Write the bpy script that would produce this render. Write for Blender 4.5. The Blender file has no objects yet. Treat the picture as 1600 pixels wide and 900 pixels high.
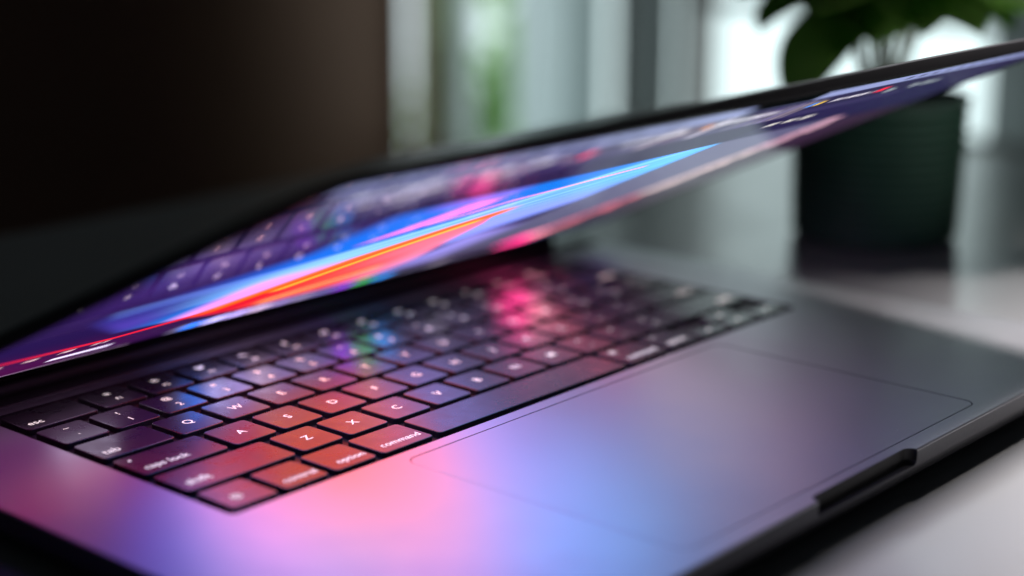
import bpy, bmesh, math, random
import numpy as np
from mathutils import Vector, Matrix

# ------------------------------------------------------------------ camera, world, exposure
S = 0.001                      # positions below are given in millimetres; z = 0 is the top of the keys
ZT = -14.5                     # table top, mm
sc = bpy.context.scene
C = sc.collection
cam_d = bpy.data.cameras.new('camera')
cam = bpy.data.objects.new('camera', cam_d); C.objects.link(cam); sc.camera = cam
cam_d.sensor_width = 36.0; cam_d.lens = 61.48
cam_d.clip_start = 0.01; cam_d.clip_end = 60.0
AZ, EL, ROLL = math.radians(41.111), math.radians(-14.746), math.radians(0.097)
CP = Vector((-280.54, -343.83, 177.05)) * S
fw = Vector((math.cos(EL)*math.cos(AZ), math.cos(EL)*math.sin(AZ), math.sin(EL)))
rt = fw.cross(Vector((0, 0, 1))).normalized(); up = rt.cross(fw)
r2 = math.cos(ROLL)*rt + math.sin(ROLL)*up; u2 = -math.sin(ROLL)*rt + math.cos(ROLL)*up
cam.matrix_world = Matrix(((r2.x, u2.x, -fw.x, CP.x), (r2.y, u2.y, -fw.y, CP.y), (r2.z, u2.z, -fw.z, CP.z), (0, 0, 0, 1)))
cam_d.dof.use_dof = True
cam_d.dof.focus_distance = 0.537
cam_d.dof.aperture_fstop = 3.6
cam_d.dof.aperture_blades = 0

world = bpy.data.worlds.new('World'); sc.world = world; world.use_nodes = True
world.node_tree.nodes['Background'].inputs[0].default_value = (0.75, 0.85, 1.0, 1)
world.node_tree.nodes['Background'].inputs[1].default_value = 0.014
WINDOW_STRENGTH = 1.6          # overcast daylight outside the window
SCREEN_STRENGTH = 4.5          # lit display
BACKLIGHT = 0.85               # key legends
sc.view_settings.view_transform = 'Standard'; sc.view_settings.look = 'None'
sc.view_settings.exposure = 0.0; sc.view_settings.gamma = 1.0
sc.view_settings.use_curve_mapping = False
sc.cycles.use_denoising = True
sc.cycles.max_bounces = 10; sc.cycles.glossy_bounces = 6; sc.cycles.transparent_max_bounces = 12
sc.cycles.sample_clamp_indirect = 8.0
sc.cycles.caustics_reflective = True
random.seed(4)
# a lamp above the right end of the table, outside the picture
lamp_d = bpy.data.lights.new('lamp', 'SPOT'); lamp = bpy.data.objects.new('lamp', lamp_d); C.objects.link(lamp)
lamp_d.energy = 260.0; lamp_d.spot_size = math.radians(44); lamp_d.spot_blend = 1.0; lamp_d.shadow_soft_size = 0.09; lamp_d.color = (1.0, 0.91, 0.91)
lamp.location = (0.62, 0.12, 0.95)
lamp.rotation_euler = (Vector((0.36, -0.42, -0.015)) - lamp.location).to_track_quat('-Z', 'Y').to_euler()

# ------------------------------------------------------------------ helpers
def lin(c):
    return tuple(((v/255.0)/12.92 if v/255.0 <= 0.04045 else ((v/255.0+0.055)/1.055)**2.4) for v in c)

def mat(name, base=(0.5, 0.5, 0.5), rough=0.5, metal=0.0, spec=0.5, **kw):
    m = bpy.data.materials.new(name); m.use_nodes = True
    b = m.node_tree.nodes['Principled BSDF']
    b.inputs['Base Color'].default_value = (*base, 1); b.inputs['Roughness'].default_value = rough
    b.inputs['Metallic'].default_value = metal; b.inputs['Specular IOR Level'].default_value = spec
    for k, v in kw.items():
        b.inputs[k.replace('_', ' ')].default_value = v
    return m

def nodes(m):
    return m.node_tree.nodes, m.node_tree.links, m.node_tree.nodes['Principled BSDF']

def noise_rough(m, scale, lo, hi, detail=4):
    n, l, b = nodes(m)
    tc = n.new('ShaderNodeTexCoord'); t = n.new('ShaderNodeTexNoise'); r = n.new('ShaderNodeMapRange')
    t.inputs['Scale'].default_value = scale; t.inputs['Detail'].default_value = detail
    r.inputs['From Min'].default_value = 0.3; r.inputs['From Max'].default_value = 0.7
    r.inputs['To Min'].default_value = lo; r.inputs['To Max'].default_value = hi
    l.new(tc.outputs['Object'], t.inputs['Vector']); l.new(t.outputs['Fac'], r.inputs['Value']); l.new(r.outputs['Result'], b.inputs['Roughness'])

def noise_color(m, c1, c2, scale, detail=5, stretch=(1, 1, 1)):
    n, l, b = nodes(m)
    tc = n.new('ShaderNodeTexCoord'); mp = n.new('ShaderNodeMapping'); mp.inputs['Scale'].default_value = stretch
    t = n.new('ShaderNodeTexNoise'); t.inputs['Scale'].default_value = scale; t.inputs['Detail'].default_value = detail
    r = n.new('ShaderNodeValToRGB'); r.color_ramp.elements[0].position = 0.3; r.color_ramp.elements[1].position = 0.7
    r.color_ramp.elements[0].color = (*c1, 1); r.color_ramp.elements[1].color = (*c2, 1)
    l.new(tc.outputs['Object'], mp.inputs['Vector']); l.new(mp.outputs['Vector'], t.inputs['Vector'])
    l.new(t.outputs['Fac'], r.inputs['Fac']); l.new(r.outputs['Color'], b.inputs['Base Color'])

def add_dust(m, base, scale, size, density, col=(0.5, 0.48, 0.46)):
    """tiny dust specks lying on the surface"""
    n, l, b = nodes(m)
    tc = n.new('ShaderNodeNewGeometry')
    v = n.new('ShaderNodeTexVoronoi'); v.inputs['Scale'].default_value = scale
    lt = n.new('ShaderNodeMath'); lt.operation = 'LESS_THAN'
    sep = n.new('ShaderNodeSeparateColor')
    gt = n.new('ShaderNodeMath'); gt.operation = 'LESS_THAN'; gt.inputs[1].default_value = density
    sz = n.new('ShaderNodeMath'); sz.operation = 'MULTIPLY'; sz.inputs[1].default_value = size
    mul = n.new('ShaderNodeMath'); mul.operation = 'MULTIPLY'
    mix = n.new('ShaderNodeMix'); mix.data_type = 'RGBA'
    mix.inputs['A'].default_value = (*base, 1); mix.inputs['B'].default_value = (*col, 1)
    l.new(tc.outputs['Position'], v.inputs['Vector'])
    l.new(v.outputs['Color'], sep.inputs['Color'])
    l.new(sep.outputs['Green'], sz.inputs[0]); l.new(sz.outputs[0], lt.inputs[1])
    l.new(v.outputs['Distance'], lt.inputs[0])
    l.new(sep.outputs['Red'], gt.inputs[0])
    l.new(lt.outputs[0], mul.inputs[0]); l.new(gt.outputs[0], mul.inputs[1])
    l.new(mul.outputs[0], mix.inputs['Factor']); l.new(mix.outputs['Result'], b.inputs['Base Color'])
    inv = n.new('ShaderNodeMath'); inv.operation = 'SUBTRACT'; inv.inputs[0].default_value = 1.0
    mm = n.new('ShaderNodeMath'); mm.operation = 'MULTIPLY'; mm.inputs[1].default_value = b.inputs['Metallic'].default_value
    l.new(mul.outputs[0], inv.inputs[1]); l.new(inv.outputs[0], mm.inputs[0]); l.new(mm.outputs[0], b.inputs['Metallic'])

def link(name, me, m=None, parent=None):
    o = bpy.data.objects.new(name, me); C.objects.link(o)
    if m: me.materials.append(m)
    if parent: o.parent = parent
    return o

def tag(o, label=None, cat=None, group=None, kind=None):
    if label: o['label'] = label
    if cat: o['category'] = cat
    if group: o['group'] = group
    if kind: o['kind'] = kind
    return o

def empty(name, loc_mm=(0, 0, 0)):
    o = bpy.data.objects.new(name, None); C.objects.link(o)
    o.location = Vector(loc_mm)*S; o.empty_display_size = 0.02
    return o

def finish(me, smooth=30):
    me.polygons.foreach_set('use_smooth', [True]*len(me.polygons))
    me.set_sharp_from_angle(angle=math.radians(smooth))
    for p in me.polygons:
        if len(p.vertices) > 8: p.use_smooth = False          # large flat caps stay flat

def bm_mesh(name, bm, smooth=30):
    me = bpy.data.meshes.new(name); bmesh.ops.recalc_face_normals(bm, faces=bm.faces[:]); bm.to_mesh(me); bm.free()
    if smooth: finish(me, smooth)
    return me

def rrect(x0, x1, y0, y1, r, n=6):
    """rounded rectangle outline, counter-clockwise"""
    pts = []
    for cx, cy, a0 in ((x1-r, y0+r, -90), (x1-r, y1-r, 0), (x0+r, y1-r, 90), (x0+r, y0+r, 180)):
        for k in range(n+1):
            a = math.radians(a0+90.0*k/n); pts.append((cx+r*math.cos(a), cy+r*math.sin(a)))
    return pts

def loft(bm, rings, cap=True):
    """rings: lists of equally many 3-D points (mm)"""
    vs = [[bm.verts.new(Vector(q)*S) for q in ring] for ring in rings]
    n = len(vs[0])
    for a, b in zip(vs, vs[1:]):
        for i in range(n):
            bm.faces.new((a[i], a[(i+1) % n], b[(i+1) % n], b[i]))
    if cap:
        bm.faces.new(vs[0][::-1]); bm.faces.new(vs[-1])

def box(bm, x0, x1, y0, y1, z0, z1):
    loft(bm, [[(x0, y0, z0), (x1, y0, z0), (x1, y1, z0), (x0, y1, z0)], [(x0, y0, z1), (x1, y0, z1), (x1, y1, z1), (x0, y1, z1)]])

def slab(name, x0, x1, y0, y1, z0, z1, r, e, m, parent=None, n=6):
    """plate with rounded corners and softened edges"""
    bm = bmesh.new(); rings = []
    for ins, z in ((e, z0), (e*0.3, z0+e*0.3), (0, z0+e), (0, z1-e), (e*0.3, z1-e*0.3), (e, z1)):
        rings.append([(x, y, z) for x, y in rrect(x0+ins, x1-ins, y0+ins, y1-ins, max(r-ins, 0.05), n)])
    loft(bm, rings)
    return link(name, bm_mesh(name, bm), m, parent)

def tube(bm, pts, rad, n=8):
    """tapered tube along points (mm); rad a number or a list"""
    pts = [Vector(p) for p in pts]; rings = []
    for i, p in enumerate(pts):
        t = (pts[min(i+1, len(pts)-1)] - pts[max(i-1, 0)]).normalized()
        a = t.orthogonal().normalized() if i == 0 else (a - t*a.dot(t)).normalized()
        b = t.cross(a); r = rad[i] if isinstance(rad, (list, tuple)) else rad
        rings.append([tuple(p + (a*math.cos(2*math.pi*k/n) + b*math.sin(2*math.pi*k/n))*r) for k in range(n)])
    loft(bm, rings)

def lathe(bm, prof, cx, cy, n=48, cap=True):
    loft(bm, [[(cx+r*math.cos(2*math.pi*k/n), cy+r*math.sin(2*math.pi*k/n), z) for k in range(n)] for r, z in prof], cap)

# ------------------------------------------------------------------ materials
M = {}
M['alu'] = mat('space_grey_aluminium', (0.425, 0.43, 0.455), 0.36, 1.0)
add_dust(M['alu'], (0.425, 0.43, 0.455), 300, 0.07, 0.09, (0.6, 0.55, 0.55))
noise_rough(M['alu'], 60, 0.385, 0.42, 8)
M['alu_side'] = mat('shaded_aluminium_shell', (0.085, 0.085, 0.092), 0.40, 1.0)  # same aluminium as the deck, darkened to put its shade in the colour
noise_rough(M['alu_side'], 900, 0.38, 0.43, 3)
M['lid'] = mat('shaded_lid_aluminium', (0.06, 0.06, 0.065), 0.5, 0.8)  # shade on the lid's rim is put into this dark colour
M['pad'] = mat('trackpad_glass', (0.42, 0.425, 0.45), 0.42, 1.0)
add_dust(M['pad'], (0.42, 0.425, 0.45), 300, 0.08, 0.12, (0.6, 0.6, 0.6))
noise_rough(M['pad'], 38, 0.385, 0.425, 7)
M['tray'] = mat('black_anodised_tray', (0.016, 0.015, 0.016), 0.42, 0.4)
M['key'] = mat('black_key_plastic', (0.011, 0.011, 0.012), 0.30, 0.0, 0.64)
add_dust(M['key'], (0.011, 0.011, 0.012), 420, 0.07, 0.10, (0.34, 0.32, 0.30))
noise_rough(M['key'], 140, 0.24, 0.34, 3)
M['legend'] = mat('backlit_legend', (0.75, 0.73, 0.7), 0.5)
b = M['legend'].node_tree.nodes['Principled BSDF']
b.inputs['Emission Color'].default_value = (1.0, 0.93, 0.85, 1); b.inputs['Emission Strength'].default_value = BACKLIGHT
M['bezel'] = mat('black_display_glass', (0.003, 0.003, 0.004), 0.05, 0.0, 0.3)
M['rubber'] = mat('black_rubber', (0.008, 0.008, 0.009), 0.55)
M['lens'] = mat('camera_lens', (0.01, 0.01, 0.02), 0.05)
M['table'] = mat('pale_lacquer', (0.37, 0.385, 0.385), 0.2, 0.0, 0.5)
noise_rough(M['table'], 25, 0.19, 0.24)
M['table_leg'] = mat('pale_lacquer_leg', (0.45, 0.46, 0.47), 0.3)
M['brown'] = mat('brown_wall_paint', (0.26, 0.13, 0.085), 0.7)
noise_color(M['brown'], (0.34, 0.18, 0.12), (0.38, 0.20, 0.132), 6)
M['plaster'] = mat('pale_plaster', (0.55, 0.50, 0.49), 0.8)
noise_color(M['plaster'], (0.52, 0.47, 0.46), (0.58, 0.53, 0.52), 8)
M['floor'] = mat('dark_floor', (0.05, 0.035, 0.028), 0.4)
noise_color(M['floor'], (0.035, 0.024, 0.018), (0.07, 0.05, 0.04), 12, 6, (1, 8, 1))
M['frame_dark'] = mat('dark_brown_frame', (0.30, 0.26, 0.245), 0.5)
M['frame_pale'] = mat('white_frame', (0.72, 0.74, 0.75), 0.4)
M['pot'] = mat('dark_green_glaze', (0.022, 0.055, 0.04), 0.42)
noise_color(M['pot'], (0.035, 0.11, 0.07), (0.055, 0.15, 0.10), 40)
M['soil'] = mat('potting_soil', (0.02, 0.014, 0.01), 0.95)
M['bench'] = mat('dark_walnut', (0.055, 0.036, 0.027), 0.55)
noise_color(M['bench'], (0.04, 0.026, 0.019), (0.07, 0.047, 0.035), 14, 6, (1, 12, 1))

def leafy(name, c1, c2, trans, scale):
    m = mat(name, c1, 0.42); noise_color(m, c1, c2, scale)
    n, l, b = nodes(m); t = n.new('ShaderNodeBsdfTranslucent'); mx = n.new('ShaderNodeMixShader')
    src = b.inputs['Base Color'].links[0].from_socket
    l.new(src, t.inputs['Color']); mx.inputs[0].default_value = trans
    l.new(b.outputs[0], mx.inputs[1]); l.new(t.outputs[0], mx.inputs[2]); l.new(mx.outputs[0], n['Material Output'].inputs[0])
    return m
M['leaf'] = leafy('houseplant_leaf', (0.10, 0.27, 0.04), (0.20, 0.40, 0.08), 0.55, 40)
M['stem'] = mat('pale_green_stem', (0.42, 0.48, 0.34), 0.5)
M['shrub'] = leafy('garden_leaf', (0.40, 0.66, 0.24), (0.68, 0.84, 0.46), 0.94, 6)
M['bark'] = mat('bark', (0.06, 0.045, 0.035), 0.9)
M['sheer'] = leafy('sheer_white_curtain', (0.78, 0.84, 0.86), (0.84, 0.88, 0.89), 0.9, 4)
M['sheer2'] = leafy('sheer_pale_grey_curtain', (0.42, 0.48, 0.49), (0.48, 0.53, 0.53), 0.82, 4)
M['greycloth'] = leafy('grey_cloth', (0.17, 0.185, 0.185), (0.21, 0.22, 0.22), 0.75, 4)
M['blush'] = leafy('blush_cloth', (0.33, 0.235, 0.205), (0.38, 0.27, 0.235), 0.75, 4)

M['sky'] = bpy.data.materials.new('overcast_sky'); M['sky'].use_nodes = True
nt = M['sky'].node_tree; nt.nodes.clear()
em = nt.nodes.new('ShaderNodeEmission'); em.inputs[0].default_value = (0.80, 0.95, 0.98, 1); em.inputs[1].default_value = WINDOW_STRENGTH
nt.links.new(em.outputs[0], nt.nodes.new('ShaderNodeOutputMaterial').inputs[0])

M['pane'] = bpy.data.materials.new('window_glass'); M['pane'].use_nodes = True
nt = M['pane'].node_tree; nt.nodes.clear()
tr = nt.nodes.new('ShaderNodeBsdfTransparent'); gl = nt.nodes.new('ShaderNodeBsdfGlossy'); gl.inputs['Roughness'].default_value = 0.02
fr = nt.nodes.new('ShaderNodeFresnel'); fr.inputs[0].default_value = 1.3; mx = nt.nodes.new('ShaderNodeMixShader')
tr.inputs[0].default_value = (0.95, 0.97, 0.96, 1)
nt.links.new(fr.outputs[0], mx.inputs[0]); nt.links.new(tr.outputs[0], mx.inputs[1]); nt.links.new(gl.outputs[0], mx.inputs[2])
nt.links.new(mx.outputs[0], nt.nodes.new('ShaderNodeOutputMaterial').inputs[0])

M['screen'] = mat('lit_display', (0.002, 0.002, 0.002), 0.03, 0.0, 0.0)
n_, l_, b_ = nodes(M['screen'])
at = n_.new('ShaderNodeAttribute'); at.attribute_name = 'picture'
l_.new(at.outputs['Color'], b_.inputs['Emission Color']); b_.inputs['Emission Strength'].default_value = SCREEN_STRENGTH
b_.inputs['Coat Weight'].default_value = 1.0; b_.inputs['Coat Roughness'].default_value = 0.025; b_.inputs['Coat IOR'].default_value = 1.45

# ------------------------------------------------------------------ room behind the table (mm)
def plain_box(name, x0, x1, y0, y1, z0, z1, m, parent=None):
    bm = bmesh.new(); box(bm, x0, x1, y0, y1, z0, z1)
    return link(name, bm_mesh(name, bm, 0), m, parent)

XW = 1600.0                                         # inner face of the window wall
tag(plain_box('floor', -1600, 1760, -1600, 3600, -790, -755, M['floor']), kind='structure')
bm = bmesh.new(); R0 = 430.0                        # brown wall, its curve made up so it falls into shade leftwards
fr_ = [(XW-2, 1508.0)] + [(1545-R0*math.sin(a), 1508+R0*(1-math.cos(a))) for a in [math.radians(3.0*k) for k in range(27)]]
bk_ = [(XW-2, 1640.0)] + [(1545-(R0-110)*math.sin(a), 1508+110+(R0-110)*(1-math.cos(a))) for a in [math.radians(3.0*k) for k in range(27)]]
fr_.append((fr_[-1][0]-250, fr_[-1][1]+1400)); bk_.append((bk_[-1][0]-250, bk_[-1][1]+1400))
ol_ = fr_ + bk_[::-1]
loft(bm, [[(x, y, z) for x, y in ol_] for z in (-755, 1250)])
tag(link('wall_back', bm_mesh('wall_back', bm, 20), M['brown']), kind='structure')
ZW0, ZW1, YW0, YW1 = -330.0, 820.0, 470.0, 1508.0    # window opening
def struct_wall(name, y0, y1, z0, z1, m):
    tag(plain_box(name, XW, XW+120, y0, y1, z0, z1, m), kind='structure')
struct_wall('wall_below_window', -1600, 1650, -755, ZW0, M['plaster'])
struct_wall('wall_above_window', -1600, 1650, ZW1, 1250, M['plaster'])
struct_wall('wall_beside_window', -1600, YW0, ZW0, ZW1, M['plaster'])

bm = bmesh.new(); vs = [bm.verts.new(Vector(q)*S) for q in ((2900, -2600, -1500), (2900, 4200, -1500), (2900, 4200, 2200), (2900, -2600, 2200))]
bm.faces.new(vs); tag(link('sky', bm_mesh('sky', bm, 0), M['sky']), kind='structure')

win = tag(empty('window', (XW+60, 1050, ZW0)), 'wide daylit window with white frame and dark brown posts behind the plant', 'window')
def wpart(name, y0, y1, z0, z1, x0, x1, m):
    o = plain_box(name, x0, x1, y0, y1, z0, z1, m); o.parent = win; o.matrix_parent_inverse = Matrix.Translation(-win.location); return o
wpart('frame_rail', YW0, YW1, ZW0, ZW0+35, XW+40, XW+90, M['frame_pale'])
wpart('frame_rail', YW0, YW1, ZW1-45, ZW1, XW+40, XW+90, M['frame_pale'])
wpart('frame_post', YW0, YW0+22, ZW0+35, ZW1-45, XW+40, XW+90, M['frame_pale'])
wpart('frame_post', 1010, 1027, ZW0+35, ZW1-45, XW+30, XW+95, M['frame_dark'])
wpart('frame_post', 1122, 1138, ZW0+35, ZW1-45, XW+30, XW+95, M['frame_dark'])
wpart('frame_post', 1452, 1464, ZW0+35, ZW1-45, XW+40, XW+90, M['frame_pale'])
wpart('glazing_bar', YW0+22, 1006, -52, -36, XW+48, XW+82, M['frame_pale'])
for a, b in ((YW0+22, 1006), (1032, 1120), (1142, 1452)):
    wpart('pane', a, b, ZW0+35, ZW1-45, XW+64, XW+67, M['pane'])

def curtain(name, y0, y1, z0, z1, x, amp, folds, m, label):
    bm = bmesh.new(); n = folds*8; cols = []
    for i in range(n+1):
        t = i/n; ph = 2*math.pi*folds*t; xx = x + amp*math.sin(ph) + amp*0.3*math.sin(2.3*ph+1)
        yy = y0 + (y1-y0)*t + amp*0.25*math.cos(ph)
        cols.append([bm.verts.new(Vector((xx + 2*math.sin(k), yy, z0+(z1-z0)*k/6))*S) for k in range(7)])
    for a, b in zip(cols, cols[1:]):
        for k in range(6): bm.faces.new((a[k], b[k], b[k+1], a[k+1]))
    me = bm_mesh(name, bm, 0); finish(me, 60)
    o = link(name, me, m)
    return tag(o, label, 'curtain')
curtain('curtain', 1140, 1212, -320, 800, XW+12, 9, 2, M['sheer2'], 'narrow sheer pale grey curtain panel beside the grey curtain at the window')
curtain('curtain', 1216, 1304, -320, 800, XW+16, 8, 3, M['sheer'], 'sheer white curtain panel next to the view of green shrubs')
curtain('curtain', 1024, 1104, -320, 800, XW+14, 9, 2, M['greycloth'], 'grey curtain hanging between two dark brown window posts')
curtain('curtain', 1462, 1505, -320, 800, XW+14, 7, 2, M['blush'], 'blush pink cloth strip standing in for the pale wall edge beside the brown wall')  # cloth in place of the plaster strip, so daylight glows through

curtain('curtain', 478, 572, -320, 800, XW+14, 8, 2, M['greycloth'], 'grey cloth panel standing in for the lit grey wall past the plant')  # translucent cloth added so the grey wall here looks lit

def leaf_cloud(name, cx, cy, cz, rx, ry, rz, n, size, m, label, seed):
    rnd = random.Random(seed)
    root = tag(empty(name, (cx, cy, cz-rz-120)), label, 'shrub', 'shrubs outside the window')
    bm = bmesh.new()
    for _ in range(n):
        while True:
            p = Vector((rnd.uniform(-1, 1), rnd.uniform(-1, 1), rnd.uniform(-1, 1)))
            if p.length < 1 and math.sin(p.x*5+seed)+math.sin(p.y*6)+math.sin(p.z*7+seed*2) > -0.9: break
        c = Vector((cx+p.x*rx, cy+p.y*ry, cz+p.z*rz)); s = size*rnd.uniform(0.6, 1.3)
        R = Matrix.Rotation(rnd.uniform(0, 6.3), 3, 'Z') @ Matrix.Rotation(rnd.uniform(-1, 1), 3, 'X') @ Matrix.Rotation(rnd.uniform(-1, 1), 3, 'Y')
        q = [bm.verts.new((c + R @ Vector(v)*s)*S) for v in ((-0.5, 0, 0), (0, 0.28, 0.06), (0.55, 0, 0), (0, -0.28, 0.06))]
        bm.faces.new(q)
    o = link('foliage', bm_mesh('foliage', bm, 0), m, root); o.matrix_parent_inverse = Matrix.Translation(-root.location)
    bm = bmesh.new(); tube(bm, [(cx, cy, cz-rz-120), (cx+8, cy-5, cz-rz*0.4), (cx-6, cy+4, cz+rz*0.3)], [16, 11, 4], 8)
    o = link('trunk', bm_mesh('trunk', bm), M['bark'], root); o.matrix_parent_inverse = Matrix.Translation(-root.location)
leaf_cloud('garden_shrub', 1860, 1622, -330, 50, 125, 480, 2300, 40, M['shrub'], 'pale green leafy shrub in the garden beyond the window', 1)
leaf_cloud('garden_shrub', 2050, 1850, -520, 60, 110, 300, 500, 42, M['shrub'], 'lower green shrub outside, nearer the blush strip', 2)

# low bench behind the table
bn = tag(empty('bench', (1180, 260, -755)), 'low dark brown wooden bench behind the table, beside the pot', 'bench')
def bpart(name, o):
    o.parent = bn; o.matrix_parent_inverse = Matrix.Translation(-bn.location); return o
bpart('seat', slab('seat', 930, 1330, -150, 560, -205, -120, 60, 12, M['bench']))
for x in (970, 1290):
    for y in (-100, 510):
        bm = bmesh.new(); tube(bm, [(x, y, -755), (x, y, -206)], [16, 24], 12)
        bpart('leg', link('leg', bm_mesh('leg', bm), M['bench']))

# table
tb = tag(empty('table', (0, 0, -755)), 'glossy pale grey table under the laptop and the potted plant', 'table')
def tpart(o):
    o.parent = tb; o.matrix_parent_inverse = Matrix.Translation(-tb.location); return o
tpart(slab('tabletop', -760, 706, -620, 387, ZT-26, ZT, 18, 3, M['table']))
for x in (-700, 646):
    for y in (-560, 327):
        bm = bmesh.new(); tube(bm, [(x, y, -755), (x, y, ZT-26.5)], [18, 28], 16)
        tpart(link('leg', bm_mesh('leg', bm), M['table_leg']))

# ------------------------------------------------------------------ potted plant
PX, PY, PH = 463.0, 71.0, 69.0
pl = tag(empty('potted_plant', (PX, PY, ZT)), 'small leafy green plant in a dark green ribbed pot on the table', 'plant')
def ppart(o):
    o.parent = pl; o.matrix_parent_inverse = Matrix.Translation(-pl.location); return o
bm = bmesh.new(); prof = [(34, ZT), (38.2, ZT+0.6), (39.2, ZT+3)]
nr = 13
for i in range(nr*6+1):
    t = i/(nr*6); z = ZT+3+t*(PH-7); prof.append((39.2+2.2*t + 1.1*math.sin(2*math.pi*nr*t), z))
prof += [(42.4, ZT+PH-3.2), (42.6, ZT+PH-1), (41.8, ZT+PH), (40.2, ZT+PH), (39.4, ZT+PH-1), (38.6, ZT+PH-9), (20, ZT+PH-9.5)]
lathe(bm, prof, PX, PY, 64); ppart(link('pot', bm_mesh('pot', bm, 60), M['pot']))
bm = bmesh.new(); lathe(bm, [(38.4, ZT+PH-9.2), (38.2, ZT+PH-7), (20, ZT+PH-5.5), (2, ZT+PH-4.5)], PX, PY, 32)
for v in bm.verts: v.co.z += random.uniform(-0.0006, 0.0006)
ppart(link('soil', bm_mesh('soil', bm, 60), M['soil']))

def leaf_mesh(base, tip_dir, up_dir, L, W, droop, seed):
    """broad spoon-shaped leaf with a folded midrib, a wavy rim and real thickness"""
    rnd = random.Random(seed); d = Vector(tip_dir).normalized(); s = d.cross(Vector(up_dir)).normalized(); n = s.cross(d)
    bm = bmesh.new(); rows = []; NU, NV = 12, 8
    for i in range(NU+1):
        t = i/NU; w = W*0.5*(math.sin(math.pi*min(t**0.8, 1))**0.62 + 0.02)
        c = Vector(base) + d*(L*t) - n*(droop*t*t)
        rows.append([bm.verts.new((c + s*(w*(2*j/NV-1)) + n*(abs(2*j/NV-1)**1.6*w*0.35 + 0.8*math.sin(5*t+seed+j)))*S) for j in range(NV+1)])
    for a, b in zip(rows, rows[1:]):
        for j in range(NV): bm.faces.new((a[j], a[j+1], b[j+1], b[j]))
    me = bm_mesh('leaf', bm, 0); finish(me, 80)
    return me
zr = ZT+PH-17
# leaf: base offset from pot axis in camera-right, towards camera, up; direction likewise; length, width, droop
cr = Vector((math.sin(AZ), -math.cos(AZ), 0)); cf = Vector((-math.cos(AZ), -math.sin(AZ), 0))
def pv(a, b, c): return Vector((PX, PY, zr)) + cr*a + cf*b + Vector((0, 0, c))
def dv(a, b, c): return cr*a + cf*b + Vector((0, 0, c))
leaves = [((-14, 10, 56), (-0.66, 0.45, -0.60), 56, 48, 8), ((-4, 16, 54), (-0.25, 0.90, 0.0), 42, 42, 8), ((10, 12, 58), (0.45, 0.75, 0.0), 44, 40, 8),
          ((16, 2, 58), (0.95, 0.2, 0.12), 62, 42, 8), ((-18, -4, 58), (-0.95, -0.1, 0.2), 52, 40, 6), ((0, -12, 54), (0.2, -0.9, 0.1), 46, 40, 8),
          ((-8, 6, 60), (-0.55, 0.65, 0.15), 48, 44, 8), ((8, 8, 64), (0.45, 0.65, 0.2), 48, 42, 8), ((22, -6, 62), (0.8, -0.5, 0.15), 52, 38, 8),
          ((-12, -10, 54), (-0.6, -0.8, 0.1), 50, 40, 8), ((2, 2, 70), (0.05, 0.4, 0.9), 48, 42, 6), ((18, 12, 60), (0.85, 0.45, 0.1), 50, 38, 8), ((-20, 4, 62), (-0.85, 0.35, 0.15), 44, 36, 6),
          ((-10, 14, 66), (-0.40, 0.6, -0.40), 44, 46, 6), ((2, 14, 70), (0.10, 0.7, -0.25), 42, 44, 6), ((20, 10, 70), (0.6, 0.5, -0.25), 44, 42, 6), ((-24, 0, 66), (-0.8, 0.3, -0.25), 44, 40, 6),
          ((0, 4, 58), (0.0, 0.5, 0.35), 44, 44, 6), ((-10, -2, 64), (-0.4, 0.1, 0.6), 46, 44, 6), ((12, -4, 64), (0.5, -0.1, 0.55), 46, 42, 6)]
for i, (b0, dd, L, W, dr) in enumerate(leaves):
    base = pv(*b0); d = dv(*dd)
    o = ppart(link('leaf', leaf_mesh(base, d, (0, 0, 1), L, W, dr, i*1.7), M['leaf']))
    root = pv(b0[0]*0.35+random.uniform(-4, 4), b0[1]*0.35+random.uniform(-4, 4), 10)
    mid = root.lerp(base, 0.5) + Vector((0, 0, 4))
    bm = bmesh.new(); tube(bm, [root, mid, base, base+d.normalized()*6], [1.5, 1.2, 0.95, 0.6], 6)
    ppart(link('stem', bm_mesh('stem', bm, 60), M['stem']))

# ------------------------------------------------------------------ laptop
U = 19.05; CX = 138.1
X0, X1, Y0, Y1 = CX-177.85, CX+177.85, -113.6, 134.5
ZD = -0.35                                             # deck height
lap = tag(empty('laptop', (CX, 10, ZT)), 'half-closed space grey laptop with lit colourful screen and backlit black keyboard', 'laptop')
def lpart(o, p=None):
    o.parent = p or lap
    o.matrix_parent_inverse = Matrix.Translation(-lap.location)
    return o

def prism(x0, x1, y0, y1, z0, z1, r, n=8):
    bm = bmesh.new()
    loft(bm, [[(x, y, z) for x, y in rrect(x0, x1, y0, y1, r, n)] for z in (z0, z1)])
    return link('cutter', bm_mesh('cutter', bm, 0))

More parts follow.
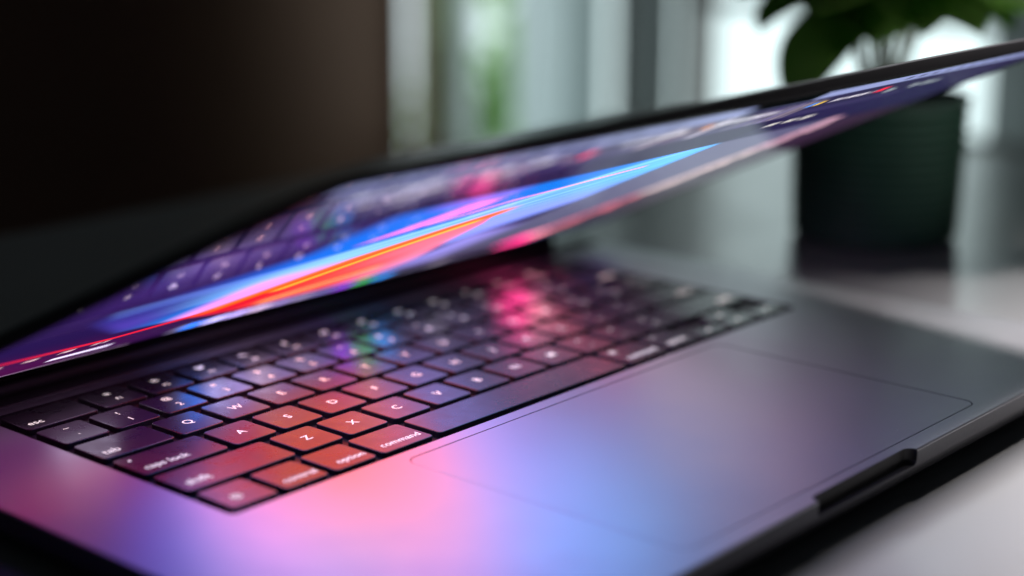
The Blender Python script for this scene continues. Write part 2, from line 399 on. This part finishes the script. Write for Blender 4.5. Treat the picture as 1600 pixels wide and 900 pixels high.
bm = bmesh.new(); rings = []
for ins, z in ((30, -12.6), (9, -12.5), (4.2, -11.3), (1.4, -9.2), (0.25, -7.0), (0, -5.4), (0, ZD-0.55), (0.12, ZD-0.2), (0.5, ZD)):
    rings.append([(x, y, z) for x, y in rrect(X0+ins, X1-ins, Y0+ins, Y1-ins, max(12.5-ins*0.5, 4), 10)])
loft(bm, rings)
body = link('base_body', bm_mesh('base_body', bm, 0))
WX0, WX1, WY0, WY1 = -1.6, 14.5*U+1.6, -1.5, 6*U+1.5       # keyboard recess
TX0, TX1, TY0, TY1 = CX-79.2, CX+79.2, -106.4, -6.6        # trackpad
cut = [prism(WX0, WX1, WY0, WY1, -3.0, 5, 2.6), prism(TX0-0.28, TX1+0.28, TY0-0.28, TY1+0.28, -1.6, 5, 4.3)]
bm = bmesh.new()                                           # finger scoop in the front edge
loft(bm, [[(x, y, z) for x, y in rrect(CX-27.5+i, CX+27.5-i, -119, -110.3-i, 3.0, 8)] for z, i in ((-5.0, 1.2), (-4.5, 0.35), (-3.9, 0), (6, 0))])
cut.append(link('cutter', bm_mesh('cutter', bm, 0)))
for c in cut:
    md = body.modifiers.new('cut', 'BOOLEAN'); md.operation = 'DIFFERENCE'; md.object = c; md.solver = 'EXACT'
bpy.context.view_layer.update()
me = bpy.data.meshes.new_from_object(body.evaluated_get(bpy.context.evaluated_depsgraph_get()))
body.modifiers.clear(); body.data = me; finish(me, 25)
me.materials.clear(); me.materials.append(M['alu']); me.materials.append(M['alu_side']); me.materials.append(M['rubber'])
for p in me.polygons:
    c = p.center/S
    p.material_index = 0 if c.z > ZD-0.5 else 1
    if c.y < Y0+4.5 and abs(c.x-CX) < 27.6 and p.normal.y < 0.9 and c.y > Y0+0.3 and c.z > -5.2 and c.z < ZD-0.05: p.material_index = 2  # inside of the scoop blackened in place of its shade
for c in cut: bpy.data.objects.remove(c)
lpart(body)
lpart(slab('keyboard_tray', WX0+0.05, WX1-0.05, WY0+0.05, WY1-0.05, -2.95, -1.95, 2.5, 0.1, M['tray']))
lpart(slab('trackpad', TX0, TX1, TY0, TY1, -1.5, ZD-0.03, 4.0, 0.18, M['pad'], n=10))
for x in (X0+28, X1-28):
    for y in (Y0+24, Y1-24):
        bm = bmesh.new(); lathe(bm, [(9, ZT), (10, ZT+0.6), (10, -12.4)], x, y, 32); lpart(link('foot', bm_mesh('foot', bm), M['rubber']))

# --- legends
def text_mesh(txt, size=None, width=None):
    """flat lettering centred on the origin, in mm"""
    cu = bpy.data.curves.new('t', 'FONT'); cu.body = txt; cu.size = 1.0; cu.resolution_u = 3; cu.fill_mode = 'FRONT'; cu.offset = 0.004
    cu.align_x = 'LEFT'
    o = bpy.data.objects.new('t', cu); C.objects.link(o)
    me = bpy.data.meshes.new_from_object(o.evaluated_get(bpy.context.evaluated_depsgraph_get()))
    bpy.data.objects.remove(o); bpy.data.curves.remove(cu)
    co = np.empty(len(me.vertices)*3); me.vertices.foreach_get('co', co); co = co.reshape(-1, 3)
    faces = [tuple(p.vertices) for p in me.polygons]; bpy.data.meshes.remove(me)
    mn, mx_ = co.min(0), co.max(0); w = mx_[0]-mn[0]
    k = (width/w) if width else size
    # letters keep their common baseline; single characters are centred on their own box
    cy = (mn[1]+mx_[1])/2 if len(txt) <= 2 else 0.26
    return [((x-(mn[0]+mx_[0])/2)*k, (y-cy)*k) for x, y, _ in co], faces

def ring_shape(r, w, n=20, cx=0, cy=0):
    v = []; f = []
    for k in range(n):
        a = 2*math.pi*k/n; v += [(cx+r*math.cos(a), cy+r*math.sin(a)), (cx+(r-w)*math.cos(a), cy+(r-w)*math.sin(a))]
    for k in range(n): f.append((2*k, 2*((k+1) % n), 2*((k+1) % n)+1, 2*k+1))
    return v, f
def poly_shape(pts): return list(pts), [tuple(range(len(pts)))]
def bar(x0, y0, x1, y1, w):
    d = Vector((x1-x0, y1-y0)).normalized()*w/2; nx, ny = -d.y, d.x
    return poly_shape([(x0+nx, y0+ny), (x0-nx, y0-ny), (x1-nx, y1-ny), (x1+nx, y1+ny)])
def disc(r, n=16, cx=0, cy=0): return poly_shape([(cx+r*math.cos(2*math.pi*k/n), cy+r*math.sin(2*math.pi*k/n)) for k in range(n)])
def tri(x, y, s, a): return poly_shape([(x+s*math.cos(a+k*2.094), y+s*math.sin(a+k*2.094)) for k in range(3)])
def join(*sh):
    V = []; F = []
    for v, f in sh:
        o = len(V); V += v; F += [tuple(i+o for i in q) for q in f]
    return V, F
def sun(r): return join(ring_shape(r*0.5, r*0.2, 12), *[bar(r*0.68*math.cos(a), r*0.68*math.sin(a), r*math.cos(a), r*math.sin(a), r*0.16) for a in [k*math.pi/4 for k in range(8)]])
def speaker(n): return join(poly_shape([(-1.3, -0.4), (-0.8, -0.4), (-0.1, -1.0), (-0.1, 1.0), (-0.8, 0.4), (-1.3, 0.4)]), *[bar(0.5+0.55*k, -0.45-0.3*k, 0.5+0.55*k, 0.45+0.3*k, 0.25) for k in range(n)])
def rects(*rs): return join(*[poly_shape([(a, b), (c, b), (c, d), (a, d)]) for a, b, c, d in rs])
ICON = {'F1': sun(1.3), 'F2': sun(1.7), 'F3': rects((-1.7, 0.2, -0.3, 1.1), (0.1, 0.4, 1.7, 1.1), (-1.2, -1.1, 1.2, -0.1)),
        'F4': join(ring_shape(1.05, 0.3, 16, -0.3, 0.3), bar(0.45, -0.45, 1.35, -1.35, 0.38)),
        'F5': join(poly_shape([(-0.5, -0.2), (0.5, -0.2), (0.5, 1.1), (0, 1.5), (-0.5, 1.1)]), bar(0, -0.4, 0, -1.4, 0.28), bar(-0.7, -1.4, 0.7, -1.4, 0.28)),
        'F6': join(ring_shape(1.3, 0.55, 18, 0, 0)), 'F7': join(tri(-0.8, 0, 0.95, math.pi), tri(0.7, 0, 0.95, math.pi)),
        'F8': join(tri(-0.8, 0, 0.95, 0), bar(0.6, -0.8, 0.6, 0.8, 0.32), bar(1.2, -0.8, 1.2, 0.8, 0.32)),
        'F9': join(tri(-0.7, 0, 0.95, 0), tri(0.8, 0, 0.95, 0)), 'F10': speaker(0), 'F11': speaker(1), 'F12': speaker(3)}
GLOBE = join(ring_shape(1.75, 0.28, 24), ring_shape(0.85, 0.22, 18), bar(-1.6, 0, 1.6, 0, 0.24), bar(0, -1.6, 0, 1.6, 0.24))
CLOVER = join(*[ring_shape(0.62, 0.24, 12, sx*0.85, sy*0.85) for sx in (-1, 1) for sy in (-1, 1)], bar(-0.85, 0.35, 0.85, 0.35, 0.22), bar(-0.85, -0.35, 0.85, -0.35, 0.22), bar(0.35, -0.85, 0.35, 0.85, 0.22), bar(-0.35, -0.85, -0.35, 0.85, 0.22))
OPT = join(bar(-1.3, 0.8, -0.5, 0.8, 0.24), bar(-0.5, 0.8, 0.5, -0.8, 0.24), bar(0.5, -0.8, 1.3, -0.8, 0.24), bar(0.3, 0.8, 1.3, 0.8, 0.24))

def legend_mesh(items):
    """items: (shape, x, y) in mm relative to the key centre"""
    V = []; F = []
    for (v, f), x, y in items:
        o = len(V); V += [((a+x)*S, (b+y)*S, 0.000035) for a, b in v]; F += [tuple(i+o for i in q) for q in f]
    me = bpy.data.meshes.new('legend'); me.from_pydata(V, [], F); me.update()
    bm = bmesh.new(); bm.from_mesh(me)
    for q in bm.faces:
        q.normal_update()
        if q.normal.z < 0: q.normal_flip()
    bm.to_mesh(me); bm.free()
    return me

GAP = 2.75
key_cache = {}
def key_mesh(w, h):
    k = (round(w, 3), round(h, 3))
    if k not in key_cache:
        bm = bmesh.new(); rings = []; n = 5
        for ins, z in ((0.0, -1.94), (0.0, -0.30), (0.05, -0.14), (0.18, -0.03), (0.34, 0.0)):
            rings.append([(x, y, z) for x, y in rrect(-w/2+ins, w/2-ins, -h/2+ins, h/2-ins, 1.45-ins*0.6, n)])
        loft(bm, rings); key_cache[k] = bm_mesh('key', bm, 40); key_cache[k].materials.append(M['key'])
    return key_cache[k]

def add_key(u0, u1, row, items, y_lo=0.0, y_hi=1.0, name='key'):
    w = (u1-u0)*U-GAP; gy0 = GAP/2 if y_lo == 0 else 0.45; gy1 = GAP/2 if y_hi == 1 else 0.45
    ya = (row+y_lo)*U+gy0; yb = (row+y_hi)*U-gy1
    cx, cy = (u0+u1)/2*U, (ya+yb)/2
    o = bpy.data.objects.new(name, key_mesh(w, yb-ya)); C.objects.link(o); o.parent = lap
    o.location = Vector((cx, cy, random.uniform(-0.05, 0.02)))*S - lap.location
    o.rotation_euler = (random.uniform(-0.002, 0.002), random.uniform(-0.002, 0.002), random.uniform(-0.0015, 0.0015))
    if items:
        # item positions arrive as (shape, u, fraction of row)
        me = legend_mesh([(s, u*U-cx, (row+fy)*U-cy) for s, u, fy in items])
        g = link('legend', me, M['legend'], o)
    return o

LS, NS = 4.7, 4.1
def one(u0, row, ch): add_key(u0, u0+1, row, [(text_mesh(ch, LS), u0+0.51, 0.5)])
def two(u0, row, lo, hi): add_key(u0, u0+1, row, [(text_mesh(lo, NS), u0+0.51, 0.34), (text_mesh(hi, NS*0.9), u0+0.51, 0.70)])
# function row
add_key(0, 1.5, 5, [(text_mesh('esc', width=5.3), 0.36, 0.31)])
for i in range(12):
    k = 'F%d' % (i+1); add_key(1.5+i, 2.5+i, 5, [(ICON[k], 2.0+i, 0.66), (text_mesh(k, 2.6), 2.02+i, 0.34)])
add_key(13.5, 14.5, 5, [])
# number row
for i, (lo, hi) in enumerate(zip("`1234567890-=", "~!@#$%^&*()_+")): two(i, 4, lo, hi)
add_key(13, 14.5, 4, [(text_mesh('delete', width=9.2), 14.0, 0.31)])
add_key(0, 1.5, 3, [(text_mesh('tab', width=5.8), 0.37, 0.31)])
for i, c in enumerate('QWERTYUIOP'): one(1.5+i, 3, c)
for i, (lo, hi) in enumerate((('[', '{'), (']', '}'), ('\\', '|'))): two(11.5+i, 3, lo, hi)
add_key(0, 1.75, 2, [(text_mesh('caps lock', width=15.8), 0.66, 0.31), (disc(0.55), 0.28, 0.74)])
for i, c in enumerate('ASDFGHJKL'): one(1.75+i, 2, c)
for i, (lo, hi) in enumerate(((';', ':'), ("'", '"'))): two(10.75+i, 2, lo, hi)
add_key(12.75, 14.5, 2, [(text_mesh('return', width=9.4), 14.02, 0.31)])
add_key(0, 2.25, 1, [(text_mesh('shift', width=8.6), 0.48, 0.34)])
for i, c in enumerate('ZXCVBNM'): one(2.25+i, 1, c)
for i, (lo, hi) in enumerate(((',', '<'), ('.', '>'), ('/', '?'))): two(9.25+i, 1, lo, hi)
add_key(12.25, 14.5, 1, [(text_mesh('shift', width=8.2), 14.05, 0.34)])
add_key(0, 1, 0, [(GLOBE, 0.40, 0.40)])
add_key(1, 2, 0, [(text_mesh('control', width=12.2), 1.555, 0.32)])
add_key(2, 3, 0, [(text_mesh('option', width=10.6), 2.59, 0.32)])
add_key(3, 4.25, 0, [(text_mesh('command', width=16.0), 3.665, 0.32)])
add_key(4.25, 9.25, 0, [])
add_key(9.25, 10.5, 0, [(CLOVER, 9.60, 0.74), (text_mesh('command', width=16.0), 9.93, 0.31)])
add_key(10.5, 11.5, 0, [(OPT, 10.85, 0.75), (text_mesh('option', width=10.6), 11.0, 0.32)])
add_key(11.5, 12.5, 0, [(tri(0, 0, 1.2, math.pi), 12.0, 0.28)], 0, 0.5)
add_key(12.5, 13.5, 0, [(tri(0, 0, 1.2, math.pi/2), 13.0, 0.72)], 0.5, 1)
add_key(12.5, 13.5, 0, [(tri(0, 0, 1.2, -math.pi/2), 13.0, 0.28)], 0, 0.5)
add_key(13.5, 14.5, 0, [(tri(0, 0, 1.2, 0), 14.0, 0.28)], 0, 0.5)

# --- lid: local frame a = along the width, s = up the lid, n = out of the display
LA = math.radians(24.55); dS = Vector((0, -math.cos(LA), math.sin(LA))); nS = Vector((0, -math.sin(LA), -math.cos(LA)))
ORG = Vector((CX-172.8, 119.13, 10.92))                 # lower left corner of the lit area
SW, SH = 345.6, 223.4
def L3(x, s, n): return tuple(ORG + Vector((x, 0, 0)) + dS*s + nS*n)
lx0, lx1, ls0, ls1 = -5.05, SW+5.05, -13.5, SH+5.4
bm = bmesh.new(); rings = []
for ins, n in ((0.0, -0.05), (0.0, -2.2), (0.35, -3.2), (1.3, -3.9), (3.0, -4.15)):
    rings.append([L3(x, s, n) for x, s in rrect(lx0+ins, lx1-ins, ls0+ins, ls1-ins, 12-ins*0.6, 10)])
loft(bm, rings)
lid = lpart(link('lid', bm_mesh('lid', bm, 30), M['lid']))
def sub(o):
    o.parent = lid; return o
bm = bmesh.new()
loft(bm, [[L3(x, s, n) for x, s in rrect(lx0+i, lx1-i, ls0+i, ls1-i, 12-i, 10)] for i, n in ((0.75, -0.04), (0.75, 0.0), (0.8, 0.03))])
sub(link('bezel', bm_mesh('bezel', bm, 40), M['bezel']))
bm = bmesh.new()                                         # rubber gasket round the display
o_ = [L3(x, s, -0.04) for x, s in rrect(lx0+0.05, lx1-0.05, ls0+0.05, ls1-0.05, 12, 10)]; i_ = [L3(x, s, -0.04) for x, s in rrect(lx0+0.72, lx1-0.72, ls0+0.72, ls1-0.72, 11.3, 10)]
o2 = [L3(x, s, 0.35) for x, s in rrect(lx0+0.15, lx1-0.15, ls0+0.15, ls1-0.15, 12, 10)]; i2 = [L3(x, s, 0.35) for x, s in rrect(lx0+0.62, lx1-0.62, ls0+0.62, ls1-0.62, 11.3, 10)]
R4 = [[bm.verts.new(Vector(q)*S) for q in r] for r in (o_, o2, i2, i_)]
for a, b in ((0, 1), (1, 2), (2, 3), (3, 0)):
    nn = len(o_)
    for k in range(nn): bm.faces.new((R4[a][k], R4[a][(k+1) % nn], R4[b][(k+1) % nn], R4[b][k]))
sub(link('gasket', bm_mesh('gasket', bm, 40), M['rubber']))
lpart(slab('hinge_cover', X0+3, X1-3, 121.6, Y1-1.2, ZD-0.3, ZD+0.45, 2.5, 0.3, M['rubber']))
bm = bmesh.new(); tube(bm, [(CX-150, 130.9, 2.3), (CX+150, 130.9, 2.3)], 2.9, 24)
lpart(link('hinge', bm_mesh('hinge', bm, 40), M['rubber']))
bm = bmesh.new(); c0 = Vector(L3(SW/2, SH-1.6, 0.14)); ring = []
for r, n in ((1.5, 0.07), (1.5, 0.12), (1.1, 0.14)):
    ring.append([L3(SW/2+r*math.cos(2*math.pi*k/20), SH-1.6+r*math.sin(2*math.pi*k/20), n) for k in range(20)])
loft(bm, ring); sub(link('camera_lens', bm_mesh('camera_lens', bm, 40), M['lens']))

# --- picture on the display, drawn per vertex (flat print on a lit panel)
NX, NY = 820, 260
uu, vv = np.meshgrid(np.linspace(0, 1, NX), np.linspace(0, 1, NY))
rng = np.random.default_rng(7)
def sm(a, b, x):
    t = np.clip((x-a)/(b-a), 0, 1); return t*t*(3-2*t)
def put(img, mask, col, srgb=True):
    c = np.array(lin(col)); img += mask[..., None]*(c-img)
def rectm(u0, u1, v0, v1, s=0.002, sv=0.004):
    return sm(u0-s, u0+s, uu)*(1-sm(u1-s, u1+s, uu))*sm(v0-sv, v0+sv, vv)*(1-sm(v1-sv, v1+sv, vv))
def polym(pts, soft=1.5):
    """soft mask of a polygon, points in (u, v)"""
    P = np.array(pts)*[SW, SH]; x, y = uu*SW, vv*SH; d = np.full(x.shape, 1e9); ins = np.zeros(x.shape, bool)
    for (ax, ay), (bx, by) in zip(P, np.roll(P, -1, 0)):
        ex, ey = bx-ax, by-ay; t = np.clip(((x-ax)*ex+(y-ay)*ey)/(ex*ex+ey*ey+1e-9), 0, 1)
        d = np.minimum(d, np.hypot(x-ax-t*ex, y-ay-t*ey))
        c = (ay > y) != (by > y); xi = ax+(y-ay)*ex/(ey if abs(ey) > 1e-9 else 1e-9); ins ^= c & (x < xi)
    return sm(-soft, soft, np.where(ins, d, -d))
def linem(pts, w, soft=0.6):
    P = np.array(pts)*[SW, SH]; x, y = uu*SW, vv*SH; d = np.full(x.shape, 1e9)
    for (ax, ay), (bx, by) in zip(P[:-1], P[1:]):
        ex, ey = bx-ax, by-ay; t = np.clip(((x-ax)*ex+(y-ay)*ey)/(ex*ex+ey*ey+1e-9), 0, 1); d = np.minimum(d, np.hypot(x-ax-t*ex, y-ay-t*ey))
    return 1-sm(w/2-soft, w/2+soft, d)
img = np.zeros((NY, NX, 3)); img[:] = lin((30, 15, 62))
put(img, sm(0.30, 0.02, vv)*sm(0.40, 0.05, uu), (66, 10, 60))
put(img, sm(0.35, 0.75, vv)*sm(0.25, 0.0, uu)*0.8, (58, 34, 100))
put(img, sm(0.55, 0.9, uu)*0.8, (30, 24, 58))
# blue field
blue = polym([(0.06, 0.40), (0.13, 0.50), (0.19, 0.585), (0.19, 0.752), (0.61, 0.752), (0.61, 0.47), (0.52, 0.31), (0.30, 0.16), (0.16, 0.22)], 4)*(1-sm(0.749, 0.755, vv))*(1-sm(0.608, 0.612, uu))
put(img, blue*sm(0.10, 0.24, uu), (8, 108, 205))
put(img, blue*(1-sm(0.10, 0.24, uu))*0.7, (44, 44, 130))
put(img, blue*sm(0.5, 0.2, uu)*sm(0.35, 0.6, vv)*0.5, (20, 70, 190))
for k in range(7):                                       # paler streaks running with the wave
    o = k*0.045
    put(img, blue*linem([(0.05, 0.40-o*0.6+0.02), (0.22, 0.47-o*0.5), (0.36, 0.56-o*0.6), (0.50, 0.70-o), (0.64, 0.80-o)], 5+3*rng.random(), 4)*(0.35+0.5*rng.random())*sm(0.12, 0.30, uu), (150, 205, 250))
put(img, linem([(0.075, 0.425), (0.16, 0.455), (0.25, 0.50)], 4, 3)*0.7, (110, 150, 240))
put(img, blue*sm(0.42, 0.6, uu)*sm(0.54, 0.68, vv)*0.7, (70, 176, 244))
put(img, blue*sm(0.62, 0.45, vv)*sm(0.40, 0.50, uu)*0.9, (136, 150, 243))
put(img, blue*sm(0.37, 0.30, uu)*sm(0.20, 0.25, uu)*sm(0.46, 0.36, vv)*0.9, (238, 140, 220))
put(img, blue*sm(0.22, 0.14, uu)*sm(0.40, 0.28, vv)*0.8, (70, 50, 150))
# warm wave
warm = polym([(0.05, 0.165), (0.18, 0.15), (0.276, 0.195), (0.30, 0.26), (0.341, 0.406), (0.40, 0.50), (0.437, 0.54), (0.47, 0.46), (0.495, 0.35), (0.535, 0.20), (0.53, 0.085), (0.36, 0.095), (0.31, 0.125), (0.26, 0.165), (0.18, 0.140)], 1.6)
put(img, warm, (240, 66, 58))
put(img, warm*sm(0.40, 0.31, uu), (204, 14, 40))
put(img, warm*sm(0.20, 0.38, vv)*sm(0.36, 0.44, uu)*0.7, (255, 120, 150))
put(img, warm*sm(0.44, 0.53, uu)*0.8, (252, 140, 180))
put(img, warm*sm(0.12, 0.07, vv)*0.85, (110, 18, 44))
put(img, warm*linem([(0.37, 0.13), (0.42, 0.165), (0.47, 0.21)], 6, 3.5)*0.85, (255, 186, 110))
put(img, linem([(0.276, 0.195), (0.30, 0.26), (0.341, 0.406), (0.40, 0.50), (0.437, 0.54)], 12, 5)*0.95, (244, 96, 14))
put(img, warm*linem([(0.33, 0.25), (0.38, 0.40), (0.43, 0.50)], 6, 3)*0.85, (255, 184, 50))
put(img, linem([(0.0, 0.19), (0.055, 0.178), (0.18, 0.155), (0.276, 0.193)], 1.6, 0.7), (235, 20, 60))
# pink strokes
put(img, polym([(0.255, 0.555), (0.275, 0.61), (0.30, 0.70), (0.345, 0.70), (0.335, 0.645), (0.295, 0.585)], 1.8), (250, 120, 205))
put(img, linem([(0.315, 0.60), (0.35, 0.613), (0.387, 0.645), (0.456, 0.662), (0.545, 0.684)], 2.4, 1.0), (250, 150, 190))
put(img, linem([(0.25, 0.74), (0.33, 0.73)], 8, 6)*0.6, (150, 110, 240))
# side panel right of the picture, and the strip of thumbnails and rows along it
put(img, rectm(0.612, 0.80, 0.10, 0.752), (86, 84, 114))
put(img, rectm(0.845, 1.1, 0.08, 0.72, 0.004, 0.01), (52, 34, 56))
put(img, rectm(0.535, 0.62, 0.10, 0.33, 0.02, 0.03), (140, 132, 214))
put(img, rectm(0.612, 0.995, 0.752, 0.96)*0.9, (36, 30, 66))
for k in range(26):
    v0 = 0.10+0.025*k; c = (250, 120, 140) if k < 9 else (255, 222, 222) if k < 19 else (220, 170, 190)
    put(img, rectm(0.804+0.006*rng.random(), 0.835+0.022*rng.random(), v0, v0+0.021)*(0.75+0.25*rng.random()), c)
# menu bar, tab row, tool row
put(img, rectm(-0.1, 1.1, 0.965, 1.1), (126, 134, 176))
put(img, rectm(-0.1, 0.80, 0.895, 0.962), (40, 34, 66))
put(img, rectm(-0.1, 0.80, 0.86, 0.893), (48, 42, 78))
put(img, rectm(-0.1, 0.61, 0.757, 0.858), (32, 24, 58))
for k in range(34):
    u0 = 0.02+0.0172*k; c = ((206, 196, 214), (226, 120, 150), (150, 140, 180), (236, 216, 220), (96, 80, 130))[int(rng.integers(5))]
    put(img, rectm(u0, u0+0.013, 0.868, 0.952)*0.6*rng.random()**2, c)
def letters(u0, u1, v, h, col, w=0.0034, fill=0.72):
    u = u0
    while u < u1:
        if rng.random() < fill:
            put(img, rectm(u, u+w*rng.uniform(0.5, 0.95), v-h/2*rng.uniform(0.5, 1), v+h/2, 0.0006, 0.003), col)
        u += w*1.15
for a, b in ((0.03, 0.06), (0.075, 0.11), (0.125, 0.15), (0.165, 0.20), (0.215, 0.25), (0.27, 0.31), (0.33, 0.37)): letters(a, b, 0.983, 0.014, (40, 40, 60))
for k in range(11): put(img, rectm(0.70+k*0.024, 0.71+k*0.024, 0.977, 0.990, 0.001, 0.003), (60, 60, 90))
for a, b in ((0.03, 0.13), (0.17, 0.25), (0.33, 0.41), (0.45, 0.54), (0.63, 0.70)): letters(a, b, 0.925, 0.018, (226, 222, 232))
put(img, rectm(0.605, 0.612, 0.915, 0.936), (240, 200, 60)); put(img, rectm(0.435, 0.442, 0.915, 0.936), (240, 150, 60)); put(img, rectm(0.592, 0.599, 0.915, 0.936), (70, 150, 250))
put(img, rectm(0.704, 0.718, 0.92, 0.942), (240, 40, 60)); put(img, rectm(0.290, 0.302, 0.895, 0.925), (235, 70, 100))
letters(0.73, 0.84, 0.91, 0.02, (200, 215, 215), 0.005, 0.6)
for a in (0.62, 0.65, 0.68): letters(a, a+0.016, 0.82, 0.022, (240, 236, 226), 0.004, 0.95)
# dock
put(img, rectm(0.30, 0.86, 0.004, 0.062)*0.55, (150, 140, 175))
dock = [((30, 120, 250), 1.8), ((180, 170, 240), 2.2), ((170, 150, 225), 2.2), ((205, 175, 215), 1.8), ((150, 130, 200), 1.5), ((160, 145, 195), 1.2), ((120, 110, 190), 1.2), ((150, 60, 240), 1.5),
        ((50, 190, 80), 1.4), ((20, 140, 240), 1.8), ((60, 60, 78), 1), ((70, 66, 90), 1), ((150, 140, 160), 1), ((64, 60, 84), 1), ((44, 40, 60), 1), ((60, 50, 70), 1)]
gain = np.ones((NY, NX))
for k, (c, g) in enumerate(dock):
    u0 = 0.313+k*0.0292; mk = rectm(u0, u0+0.024, 0.008, 0.056); put(img, mk, c); gain += mk*(g-1)
mk = rectm(0.780, 0.838, 0.004, 0.10); put(img, mk, (250, 56, 136)); gain += mk*1.4
put(img, rectm(0.80, 0.835, 0.06, 0.10), (250, 150, 160))
img *= gain[..., None]                                   # icon glow raised above the panel's to strengthen their reflections on the keys
# small interface marks at the lower left, and a painted rim reflection
put(img, rectm(0.148, 0.216, 0.050, 0.072, 0.002, 0.004), (236, 222, 255))
put(img, rectm(-0.1, 0.26, 0.0, 0.007, 0.002, 0.003)*0.6, (190, 160, 195))  # bezel rim's reflection painted as a thin pale line
for a, b in ((0.062, 0.074), (0.098, 0.112), (0.136, 0.148), (0.17, 0.19)): letters(a, b, 0.125, 0.02, (240, 200, 205), 0.0032, 0.95)
# notch and rounded corners
xm, ym = uu*SW, vv*SH
put(img, sm(-0.4, 0.4, np.minimum.reduce([xm-(SW/2-18.5), SW/2+18.5-xm, ym-(SH-7.2)])), (0, 0, 0))
for cx in (4.0, SW-4.0):
    m_ = ((xm < cx) if cx < 100 else (xm > cx)) & (ym > SH-4); put(img, (m_ & (np.hypot(xm-cx, ym-(SH-4)) > 4)).astype(float), (0, 0, 0))
P3 = (np.array(ORG) + np.stack([uu*SW, 0*uu, 0*uu], -1) + (vv*SH)[..., None]*np.array(dS) + 0.06*np.array(nS))*S
me = bpy.data.meshes.new('screen'); me.vertices.add(NX*NY); me.vertices.foreach_set('co', P3.reshape(-1))
ii = (np.arange(NY-1)[:, None]*NX + np.arange(NX-1)[None]).reshape(-1)
quads = np.stack([ii, ii+NX, ii+NX+1, ii+1], -1)            # winding gives the normal out of the display
me.loops.add(quads.size); me.loops.foreach_set('vertex_index', quads.reshape(-1).astype(np.int32))
me.polygons.add(len(quads)); me.polygons.foreach_set('loop_start', (np.arange(len(quads))*4).astype(np.int32))
me.update(calc_edges=True)
ca = me.attributes.new('picture', 'FLOAT_COLOR', 'POINT')
ca.data.foreach_set('color', np.concatenate([img, np.ones((NY, NX, 1))], -1).reshape(-1).astype(np.float32))
me.validate()
sub(link('screen', me, M['screen']))
